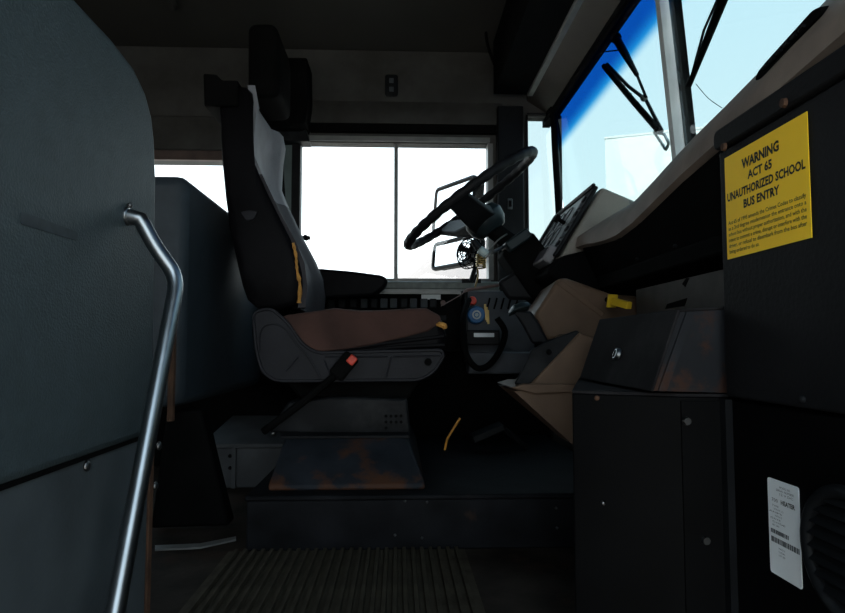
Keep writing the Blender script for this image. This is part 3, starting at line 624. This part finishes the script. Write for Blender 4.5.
# ------------------------------------------------------------------ steering wheel and column
SY = 1.97
sa, sb = aty(408, 244, SY), aty(531, 157, SY); sc0 = (sa+sb)/2; du = (sb-sa).normalized(); RW = (sb-sa).length/2
nn = Vector((0, 1, 0)).cross(du).normalized()          # along the column
if nn.z > 0: nn = -nn                                    # pointing down the column
sw = thing('steering_wheel', 'large black steering wheel with ribbed rim and two broad spokes', 'steering wheel', sc0+nn*0.08)
path = [sc0 + (du*math.cos(a)+Vector((0, 1, 0))*math.sin(a))*RW for a in [2*math.pi*i/96 for i in range(96)]]
obj('rim', B().tube(path, [0.0155 if i % 3 else 0.0130 for i in range(96)], 10, True), M_black, sw, smooth=True)
hubc = sc0 + nn*0.085
for sgn in (-1, 1):
    for ang in (0.42,):
        for s2 in (-1, 1):
            d = du*math.cos(math.pi/2+s2*ang*0+0.0)*1 + Vector((0, 1, 0))*sgn
    e = sc0 + (Vector((0, 1, 0))*sgn*0.94 - du*0.33).normalized()*RW*0.99
    m_ = hubc.lerp(e, 0.5)+nn*0.012
    wv = du
    secs = []
    for p, hw, th in ((hubc, 0.052, 0.026), (m_, 0.042, 0.013), (e, 0.034, 0.009)):
        secs.append([p+wv*hw+nn*th, p+wv*hw-nn*th, p-wv*hw-nn*th, p-wv*hw+nn*th])
    obj('spoke', B().loft(secs), M_black, sw, bevel=0.006)
secs = []
obj('hub', B().tube([sc0+nn*0.045, sc0+nn*0.07, sc0+nn*0.10, sc0+nn*0.125], [0.052, 0.066, 0.062, 0.045], 20), M_green, sw, bevel=0.004)
col = thing('steering_column', 'black steering column shroud sloping down to the dashboard', 'steering column', aty(560, 330, SY))
A0 = aty(505, 232, SY); A1 = aty(555, 302, SY); ax = (A1-A0).normalized(); side = Vector((0, 1, 0)); up = ax.cross(side).normalized()
obj('shaft', B().cyl(sc0+nn*0.11, A0+ax*0.05, 0.028, n=16), M_deep, col)
Cc = aty(517, 241, SY)
obj('collar', B().obox(aty(516, 242, SY-0.05), up*0.042, side*0.05, ax*0.017), M_green, col, bevel=0.006)
obj('shroud', B().loft([[A0+ax*t+up*a*k+side*b*k for a, b in ((0.058, -0.065), (0.058, 0.065), (-0.062, 0.065), (-0.062, -0.065))] for t, k in ((0.045, 0.9), (0.06, 1.0), (0.2, 1.05), (0.255, 0.85))]), M_deep, col, bevel=0.012, seg=3)
obj('lower_shroud', B().loft([[aty(px, py, SY-0.05+0.1*k) for px, py in ((497, 282), (520, 268), (538, 300), (508, 300))] for k in (0, 1)]), M_black, col, bevel=0.012)
obj('lower_shaft', B().cyl(A1-ax*0.02, A1+ax*0.16, 0.03, n=14), M_deep, col)
ls = aty(484, 252, SY-0.08)
obj('signal_lever', B().tube([aty(505, 246, SY-0.06), aty(494, 252, SY-0.08), ls], 0.005, 8), M_chrome, col)
obj('lever_knob', B().cyl(aty(487, 255, SY-0.08), aty(479, 249, SY-0.08), 0.014, 0.013, 14), M_cream, col, bevel=0.003)
obj('lever_grip', B().cyl(aty(479, 249, SY-0.08), aty(473, 240, SY-0.08), 0.012, 0.009, 14), M_black2, col, bevel=0.003)
for k, (p0, p1) in enumerate((((507, 234), (489, 250)), ((502, 247), (486, 258)))):
    obj('wire', B().tube(spline([aty(*p0, SY-0.08), aty((p0[0]+p1[0])/2, (p0[1]+p1[1])/2-2, SY-0.09), aty(*p1, SY-0.085)], 4), 0.0025, 6), M_clear, col)
coil = [aty(481, 254+14*t, 2.15)+Vector((0.016*math.cos(t*40), 0.016*math.sin(t*40), 0)) for t in [i/60 for i in range(61)]]
tag(obj('coiled_cord', B().tube(coil+spline([coil[-1], aty(478, 276, 2.17), aty(475, 287, 2.2)], 4)[1:], 0.0032, 6), M_brass), 'yellowish coiled cord hanging beneath the steering wheel hub', 'cord')
# dashboard fan
fn = thing('cab_fan', 'small black wire-caged fan on the sill below the steering wheel', 'fan', aty(470, 281, 2.42))
fc = aty(469, 253, 2.40); n0 = Vector((-0.75, -0.65, 0.1)).normalized()
for R, off in ((0.062, 0), (0.05, 0.016), (0.036, 0.024), (0.02, 0.028), (0.055, -0.02)): obj('guard_ring', B().ring(fc+n0*off, n0, R, 0.0022, 28, 6), M_deep, fn)
u = n0.orthogonal().normalized(); v = n0.cross(u)
for k in range(12):
    d = u*math.cos(k*math.pi/6)+v*math.sin(k*math.pi/6); obj('guard_wire', B().tube([fc+n0*0.028+d*0.01, fc+n0*0.02+d*0.045, fc+d*0.062, fc-n0*0.02+d*0.055], 0.0016, 5), M_deep, fn)
for k in range(4):
    a = k*math.pi/2; d = u*math.cos(a)+v*math.sin(a); e = n0.cross(d)
    obj('blade', B().prism([fc+d*0.01+e*0.006, fc+d*0.05+e*0.024+n0*0.008, fc+d*0.055-e*0.006, fc+d*0.01-e*0.006-n0*0.006], n0*0.002), M_black2, fn)
obj('motor', B().cyl(fc-n0*0.055, fc-n0*0.012, 0.03, 0.034), M_black, fn, bevel=0.006)
obj('foot', B().tube([fc-n0*0.035, fc-n0*0.035-Vector((0, 0, 0.05)), aty(471, 281, 2.42)], 0.009, 8).box(aty(462, 283, 2.44), aty(480, 279.5, 2.47)), M_black, fn)
# gear selector
gs = thing('gear_selector', 'dark gear selector lever with flattened glossy handle below the column', 'lever', aty(540, 345, 1.50))
obj('stalk', B().loft([[aty(px+dx, py, 1.50+dy) for dx, dy in ((-9, -0.02), (9, -0.02), (9, 0.03), (-9, 0.03))] for px, py in ((541, 344), (531, 325), (522, 311))]), M_black, gs, bevel=0.006)
obj('handle', B().loft([[aty(px, py, 1.49) + Vector((0, dy, dz)) for dy, dz in ((-0.022*k, 0), (0, 0.012*k), (0.03*k, 0.006*k), (0.03*k, -0.008*k), (0, -0.012*k))] for px, py, k in ((509, 314, 0.5), (513, 310, 1.0), (522, 307, 1.1), (529, 306, 0.8))]), M_green, gs, bevel=0.003)

# ------------------------------------------------------------------ dashboard
dash = thing('dashboard', 'brown moulded dashboard cowl running along the foot of the windscreen', 'dashboard', (0.58, 1.2, 0.4))
stations = []
low = [(0.0, 0.90), (0.30, 0.87), (0.60, 0.82)] + [(p.y, p.z) for p in (atx(722, 138, 0.50), atx(700, 157, 0.50), atx(674, 181, 0.50), atx(650, 205, 0.50), atx(632, 223, 0.50), atx(615, 236, 0.50), atx(600, 242, 0.50), atx(580, 245, 0.50))]
upp = sorted([(p.y, p.z) for p in (atx(845, -20, 0.585), atx(820, 6, 0.585), atx(755, 77, 0.585), atx(690, 141, 0.585), atx(640, 198, 0.585))])
def lerp_list(L, y):
    L = sorted(L)
    if y <= L[0][0]: 
        s = (L[1][1]-L[0][1])/(L[1][0]-L[0][0]); return L[0][1]+s*(y-L[0][0])*0.3
    for (a, za), (b, zb) in zip(L, L[1:]):
        if y <= b: return za+(zb-za)*(y-a)/(b-a)
    return L[-1][1]
for y in (-0.2, 0.1, 0.35, 0.6, 0.8, 0.95, 1.08, 1.2, 1.32, 1.42, 1.5, 1.58, 1.66, 1.75):
    zl = lerp_list(low, y); zu = lerp_list(upp, y); xu = 0.585; xl = 0.50
    stations.append([(xl, y, zl), (xl+0.006, y, zl+0.03), (xl+0.05, y, zl+(zu-zl)*0.72), (xu, y, zu), (xu+0.09, y, zu-0.012), (xu+0.09, y, zl-0.02), (xl+0.03, y, zl-0.012)])
obj('cowl', B().loft(stations), M_cowl, dash, smooth=True)
obj('lower_fascia', B().loft([[(0.512, y, lerp_list(low, y)-0.006), (0.66, y, lerp_list(low, y)-0.006), (0.66, y, 0.60), (0.565, y, 0.605)] for y in (0.9, 1.1, 1.3, 1.45, 1.58, 1.72)]), M_deep, dash)
a, c = atx(600, 275, 0.53), atx(724, 232, 0.53)
obj('crossbeam', B().prism([(0.532, 0.9, 0.645), (0.532, 0.9, 0.612), (0.56, 0.9, 0.605), (0.56, 0.9, 0.65)], (0, 0.75, 0)), M_deep, dash, bevel=0.004)
for (px, py) in ((637, 259), (675, 246)): obj('bolt', B().ball(atx(px, py, 0.531), 0.004), M_black2, dash)
obj('underdash_plate', B().box((0.56, 0.86, 0.28), (0.575, 1.46, 0.592)), M_plate, dash)
obj('plate_slot', B().prism(ppx([(667, 304), (687, 298), (684, 306), (665, 309)], 0.559), (0.004, 0, 0)), M_deep, dash)
q = atx(686, 282, 0.559); obj('plate_hole', B().prism(ppx([(682, 284), (686, 278), (689, 278), (685, 287)], 0.559), (0.004, 0, 0)), M_deep, dash)
# rounded black underside of the pod
obj('pod_underside', B().prism(rounded(pp([(546, 272), (560, 256), (600, 247), (655, 252), (640, 305), (610, 301), (578, 288), (555, 280)], 1.72), 0.03), (0, 0.46, 0)), M_deep, dash, bevel=0.01)
PA, PB_, PC, PD = aty(556, 257, 1.76), aty(598, 187, 1.76), aty(648, 206, 1.76), aty(625, 252, 1.76)
pod = tag(obj('instrument_pod', B().prism([PA+Vector((0.012, 0, 0)), PB_+Vector((0.012, 0, 0.002)), PC, PD], (0, 0.44, 0)), M_pod, dash, bevel=0.01, seg=3), 'grey-tan instrument pod with gauge panel')
fu = (PB_-PA).normalized(); fl = (PB_-PA).length; fn_ = Vector((0, 1, 0)).cross(fu).normalized()
if fn_.x > 0: fn_ = -fn_
def fp(s, y, o=0.0): return PA + fu*(s*fl) + Vector((0, y-1.76, 0)) + fn_*o
def fbox(b, s0, s1, y0, y1, o0, o1): return b.prism([fp(s0, y0, o0), fp(s1, y0, o0), fp(s1, y1, o0), fp(s0, y1, o0)], fn_*(o1-o0))
obj('fascia', fbox(B(), 0.0, 1.0, 1.755, 2.195, -0.002, 0.010), M_black, pod, bevel=0.004)
obj('gauge_face', fbox(B(), 0.14, 0.92, 1.82, 2.16, 0.009, 0.012), M_gauge, pod)
b = B(); fbox(b, 0.95, 1.01, 1.75, 2.20, 0.008, 0.020); obj('hood_lip', b, M_black2, pod, bevel=0.006)
fbox_b = fbox(B(), 0.0, 1.0, 2.165, 2.205, 0.005, 0.02); obj('side_lip', fbox_b, M_black2, pod, bevel=0.006)
obj('lower_lip', fbox(B(), -0.10, 0.12, 1.77, 2.19, 0.0, 0.03), M_gauge, pod, bevel=0.006)
for k in range(7):
    s0 = 0.16+0.105*k; obj('pod_switch', fbox(B(), s0, s0+0.06, 1.775, 1.800, 0.008, 0.016), M_rocker if k % 2 else M_black2, pod, bevel=0.003)
for (s0, y0) in ((0.38, 2.10), (0.38, 2.0), (0.38, 1.91), (0.68, 2.10), (0.68, 2.0), (0.68, 1.91)):
    gq = obj('gauge', B().ring(fp(s0, y0, 0.015), fn_, 0.036, 0.002, 24), M_rocker, pod)
q = fp(0.55, 1.87, 0.014); obj('trip_knob', B().cyl(q, q+fn_*0.022, 0.006).cyl(q+fn_*0.022, q+fn_*0.034, 0.013), M_deep, pod)
# black defroster outlet lying along the cowl
q = [atx(754, 81, 0.527), atx(757, 72, 0.527), atx(766, 61, 0.527), atx(812, 10, 0.527), atx(821, 6, 0.527), atx(819, 16, 0.527), atx(803, 33, 0.527), atx(762, 78, 0.527)]
dv = tag(obj('defroster_outlet', B().prism(rounded(q, 0.006), (0.06, 0, 0.01)), M_deep, dash, bevel=0.003), 'long black slotted defroster outlet')
qa, qb = atx(762, 74, 0.524), atx(806, 28, 0.524)
for k in range(6):
    a = qa.lerp(qb, k/6+0.03); c = qa.lerp(qb, k/6+0.13); obj('louvre', B().tube([a+Vector((0, 0, 0.006)), c+Vector((0, 0, 0.006))], 0.003, 6), M_black2, dv)

# tan cover below the column, with the yellow parking valve
cvp = pp([(534, 315), (557, 280), (562, 277), (568, 278), (613, 294), (640, 296), (640, 345), (596, 345), (546, 340)], 1.56)
cvb = [Vector((p.x+0.03, 1.88, p.z)) for p in cvp]
tcov = tag(obj('column_cover', B().loft([cvp, cvb]), M_tan, dash, bevel=0.012, seg=3), 'brown tan cover below the steering column')
obj('ridge', B().prism(pp([(556, 284), (562, 279), (606, 313), (602, 318)], 1.558), (0, 0.012, 0)), M_tan, tcov, bevel=0.004)
yk = thing('yellow_knob', 'yellow square push-pull parking brake knob below the dashboard', 'knob', atx(620, 302, 0.527))
q = aty(624, 303, 1.49); ax = (aty(628, 305, 1.44)-aty(613, 300, 1.52)).normalized()
qa = aty(631, 306, 1.44); qb = aty(612, 301, 1.50)
v1 = Vector((0, 0, 1)); ax = (qb-qa).normalized(); s1 = ax.cross(v1).normalized(); v1 = s1.cross(ax)
obj('grip', B().obox((qa+qb)/2, (qb-qa)*0.42, s1*0.008, v1*0.0085), M_yellow, yk, bevel=0.002)
obj('flange', B().obox(qb, ax*0.003, s1*0.014, v1*0.016), M_yellow, yk, bevel=0.002)
obj('shaft', B().cyl(qb, qb+ax*0.02, 0.006), M_deep, yk)

# tan pedal console
pc = thing('pedal_console', 'tan plastic console with sloping black pad beside the heater box', 'console', aty(570, 440, 1.4))
obj('upper_body', B().prism(pp([(528, 387), (580, 332), (592, 336), (604, 346), (604, 388)], 1.36), (0, 0.185, 0)), M_tan, pc, bevel=0.005)
obj('black_pad', B().loft([[aty(px, py, 1.40+dy) for px, py in ((514, 384), (524, 366), (531, 350), (546, 341), (577, 330), (581, 334), (556, 360), (529, 386))] for dy in (-0.035, 0.145)]), M_black2, pc, bevel=0.004)
obj('pad_screw', B().ball(aty(549, 352, 1.362), 0.006), M_deep, pc)
obj('flange', B().prism(pp([(511, 388), (524, 384), (604, 384), (604, 391), (535, 394)], 1.345), (0, 0.20, 0)), M_tan, pc, bevel=0.003)
obj('funnel', B().loft([[aty(px, py, 1.355) for px, py in ((514, 391), (536, 395), (604, 391))] + [aty(604, 391, 1.355)+Vector((0, 0.22, 0)), aty(514, 391, 1.355)+Vector((0, 0.22, 0))],
                        [aty(px, py, 1.355) for px, py in ((572, 444), (574, 445), (604, 444))] + [aty(604, 444, 1.355)+Vector((0, 0.10, 0)), aty(572, 444, 1.355)+Vector((0, 0.10, 0))]]), M_tan, pc)
# pedals and orange stick
pd = thing('foot_pedal', 'black foot pedal on the platform behind the orange wire', 'pedal', aty(488, 468, 2.1))
obj('pad', B().obox(aty(487, 432, 2.05), (0.05, 0, 0.02), (0, 0.045, 0), (-0.004, 0, 0.01)), M_black2, pd, bevel=0.004)
obj('arm', B().tube([aty(489, 434, 2.06), aty(505, 430, 2.06), Vector((0.42, 2.06, PZ+0.005))], 0.010, 8), M_black2, pd)
q = atz(446, 450, PZ)
tag(obj('orange_wire', B().tube([Vector((q.x-0.004, q.y, PZ)), aty(447, 439, q.y), aty(460, 418, q.y)], 0.004, 6), M_wire), 'short orange wire sticking up from the platform beside the seat', 'wire')

# ------------------------------------------------------------------ lock box on the heater
HX = 0.45; HY = 0.865
lb = thing('lock_box', 'dark steel wedge-shaped lock box on top of the black heater cabinet', 'box', (0.4, 1.0, 0.39))
nt_, nb = aty(678, 309, HY), aty(651, 391, HY); rt, rb = aty(730, 306, HY), aty(732, 393, HY)
L = 0.345
face = [nt_, nb, rb, rt]
obj('body', B().prism([nt_+Vector((0.004, 0.003, -0.004)), nb+Vector((0.004, 0.003, 0)), rb+Vector((0, 0.003, 0)), rt+Vector((0, 0.003, -0.003))], (0, L-0.006, 0)), M_lockr, lb)
d = Vector((0, L, 0)); n_ = (nt_-nb).cross(Vector((0, 1, 0))).normalized()
if n_.x > 0: n_ = -n_
obj('lid', B().prism([nt_, nb, nb+d, nt_+d], -n_*0.004), M_lock, lb, bevel=0.0015)
obj('top', B().prism([nt_, rt, rt+d, nt_+d], (0, 0, -0.004)), M_lock, lb, bevel=0.0015)
obj('edge_seam', B().prism([nt_+Vector((0.012, -0.001, -0.004)), nb+Vector((0.010, -0.001, 0)), nb+Vector((0.022, -0.001, 0)), nt_+Vector((0.024, -0.001, -0.004))], (0, 0.006, 0)), M_lockr, lb)
# lock: found on the lid plane
dr = ray(619, 355); tt = (nb-CO).dot(n_)/dr.dot(n_); q = CO+dr*tt
lk = obj('lock', B().cyl(q, q+n_*0.008, 0.011, 0.010), M_chrome, lb, bevel=0.002)
obj('keyhole', B().obox(q+n_*0.0085, n_.cross(Vector((0, 1, 0)))*0.006, (0, 0.0015, 0), n_*0.001), M_deep, lk)

# ------------------------------------------------------------------ heater cabinet
ZH = aty(700, 394, HY).z
ht = thing('heater_cabinet', 'tall black steel heater cabinet with rounded vent beside the steps', 'heater', (0.45, 0.7, -0.27))
F0 = aty(572, 389, 0.94); F1 = aty(680, 392, 0.872); F2 = aty(731, 395, 0.862)
poly = [(F0.x, F0.y), (F1.x, F1.y), (F2.x-0.004, F2.y), (F2.x-0.002, F2.y+0.01), (0.555, 0.875), (0.555, 1.30), (F0.x+0.115, 1.30)]
obj('front_cabinet', B().prism([(x, y, -0.27) for x, y in poly], (0, 0, ZH-0.004+0.27)), M_heater, ht, bevel=0.002)
obj('cabinet_top', B().prism([(x, y, ZH-0.004) for x, y in poly], (0, 0, 0.004)), M_lock, ht)
obj('side_cabinet', B().box((HX+0.004, 0.0, -0.55), (0.69, 0.86, ZH-0.006)), M_heater, ht, bevel=0.003)
obj('corner_fold', B().box((HX-0.006, 0.846, -0.4), (HX+0.004, 0.862, ZH-0.006)), M_black2, ht)
obj('cover_strip', B().prism([(F1.x, F1.y-0.003, -0.27), (F2.x-0.006, F2.y-0.003, -0.27), (F2.x-0.006, F2.y+0.002, -0.27), (F1.x, F1.y+0.002, -0.27)], (0, 0, ZH+0.27-0.01)), M_heater, ht)
for (px, py) in ((686, 421), (705, 540)):
    q = aty(px, py, 0.866); obj('bolt', B().cyl(q, q-Vector((0, 0.006, 0)), 0.006, 0.005, 10), M_bolt, ht)
q = aty(603, 503, 0.92); obj('screw', B().ball(q, 0.004), M_bolt, ht)
q = aty(597, 398, 0.922); obj('screw', B().ball(q, 0.004), M_rustst, ht)
# round vent
vc = atx(848, 556, HX); vc = Vector((HX, vc.y, vc.z)); VR = 0.062
vt = obj('vent_rim', B().ring(vc, (1, 0, 0), VR, 0.008, 36), M_black2, ht, smooth=True)
obj('vent_back', B().cyl(vc+Vector((0.012, 0, 0)), vc+Vector((0.003, 0, 0)), VR), M_deep, ht)
for k in range(-4, 5):
    z = k*0.0135; hw = math.sqrt(max(0, VR*VR-z*z))-0.004
    obj('vent_louvre', B().prism([(HX-0.006, vc.y-hw, vc.z+z-0.006), (HX+0.004, vc.y-hw, vc.z+z+0.005), (HX+0.006, vc.y-hw, vc.z+z+0.004), (HX-0.004, vc.y-hw, vc.z+z-0.007)], (0, 2*hw, 0)), M_black2, vt)
# upper control panel with the trim strip
up_ = thing('control_panel', 'tall black panel with rusty bolts carrying the yellow warning sticker', 'panel', (0.48, 0.5, ZH))
zt = atx(721, 134, HX).z; y_far = atx(723, 200, HX).y; zs_ = (atx(724, 152, HX).z+atx(845, 79, HX).z)/2
obj('panel', B().box((HX-0.004, 0.0, ZH-0.002), (0.498, y_far, zs_)), M_panel, up_, bevel=0.003)
ztop2 = (atx(730, 127, HX).z+atx(845, 48, HX).z)/2
obj('top_trim', B().prism(rounded([(HX-0.010, y_far+0.004, zs_+0.002), (HX-0.010, y_far+0.004, ztop2), (HX-0.010, 0.0, ztop2), (HX-0.010, 0.0, zs_+0.002)], 0.012), (0.058, 0, 0)), M_panel, up_, bevel=0.003)
for (px, py) in ((725, 147), (785, 103)):
    q = atx(px, py, HX-0.010); obj('rusty_bolt', B().cyl(q, q-Vector((0.004, 0, 0)), 0.006, 0.005, 8), M_rustst, up_)
obj('panel_bolt', B().ball(atx(803, 399, HX-0.004), 0.005), M_black2, up_)

# ------------------------------------------------------------------ warning sticker
SX = HX-0.0046
c4 = [atx(726, 158, SX), atx(810, 110, SX), atx(810, 238, SX), atx(727, 260, SX)]
yl = (c4[0].y+c4[3].y)/2; yr = (c4[1].y+c4[2].y)/2; z1 = (c4[0].z+c4[1].z)/2; z0 = (c4[2].z+c4[3].z)/2
Wd = yl-yr; Hd = z1-z0
sg = thing('warning_sticker', 'yellow school bus warning sticker with black lettering on the control panel', 'sticker', (SX, (yl+yr)/2, z0))
obj('sheet', B().box((SX-0.0008, yr, z0), (SX, yl, z1)), M_sign, sg)
def ln(body, cu_, wu, top, h, m, bold=0.0):
    text_on_x('lettering', body, yl-Wd*cu_, z1-Hd*(top+h), SX-0.0012, Wd*wu, Hd*h, m, sg, bold)
ln('WARNING', 0.475, 0.46, 0.105, 0.085, M_ink, 0.042)
ln('ACT 65', 0.47, 0.30, 0.235, 0.075, M_ink, 0.036)
ln('UNAUTHORIZED SCHOOL', 0.50, 0.94, 0.365, 0.075, M_ink, 0.036)
ln('BUS ENTRY', 0.475, 0.44, 0.485, 0.075, M_ink, 0.036)
para = ['Act 65 of 1995 amends the Crimes Codes to classify', 'as a 3rd degree misdemeanor the entrance onto a', 'school bus without proper authorization, and with the', 'intent to commit a crime, disrupt or interfere with the', 'driver, or refusal to disembark from the bus after', 'being ordered to do so.']
for i, s in enumerate(para): ln(s, 0.50 if i < 5 else 0.24, 0.93 if i < 5 else 0.40, 0.635+0.056*i, 0.036, M_ink2, 0.012)
# ------------------------------------------------------------------ heater label
c4 = [atx(768, 477, HX+0.003), atx(800, 488, HX+0.003), atx(801, 588, HX+0.003), atx(770, 572, HX+0.003)]
yl = (c4[0].y+c4[3].y)/2; yr = (c4[1].y+c4[2].y)/2; z1 = (c4[0].z+c4[1].z)/2; z0 = (c4[2].z+c4[3].z)/2
lbx = HX+0.0036
hl = thing('heater_label', 'white printed rating label stuck on the black heater cabinet', 'label', (lbx, (yl+yr)/2, z0))
obj('sheet', B().prism(rounded([(lbx, yl, z0), (lbx, yl, z1), (lbx, yr, z1), (lbx, yr, z0)], 0.004), (-0.0008, 0, 0)), M_label, hl)
W2, H2 = yl-yr, z1-z0
def l2(body, cu_, wu, top, h, m, bold=0.0):
    text_on_x('lettering', body, yl-W2*cu_, z1-H2*(top+h), lbx-0.0012, W2*wu, H2*h, m, hl, bold)
l2('MODEL NO', 0.58, 0.34, 0.055, 0.022, M_inkg); l2('SERIAL NUMBER', 0.58, 0.56, 0.09, 0.022, M_inkg); l2('12 V DC', 0.62, 0.42, 0.125, 0.024, M_inkg)
l2('700', 0.24, 0.2, 0.20, 0.036, M_inkg); l2('HEATER', 0.66, 0.44, 0.195, 0.045, M_ink, 0.03)
for k in range(7): l2(('TYPE', 'VOLTS 12', 'AMPS', 'PART NO 75', 'DATE', 'CODE', 'REV  0000')[k], 0.25+0.1*(k % 2), 0.22+0.1*(k % 3), 0.27+0.034*k, 0.017, M_inkg)
for (t0, wd, hh) in ((0.53, 0.55, 0.042), (0.61, 0.86, 0.055)):
    u0 = 0.08; k = 0
    while u0 < 0.08+wd:
        bwid = random.choice((0.014, 0.022, 0.03)); y0 = yl-W2*u0
        obj('barcode_bar', B().box((lbx-0.0012, y0-W2*bwid, z1-H2*(t0+hh)), (lbx-0.0008, y0, z1-H2*t0)), M_inkg, hl); u0 += bwid+random.choice((0.014, 0.024))
for k in range(3): l2(('MADE IN', 'USA', 'LOT 000')[k], 0.42, 0.2, 0.70+0.034*k, 0.018, M_inkg)
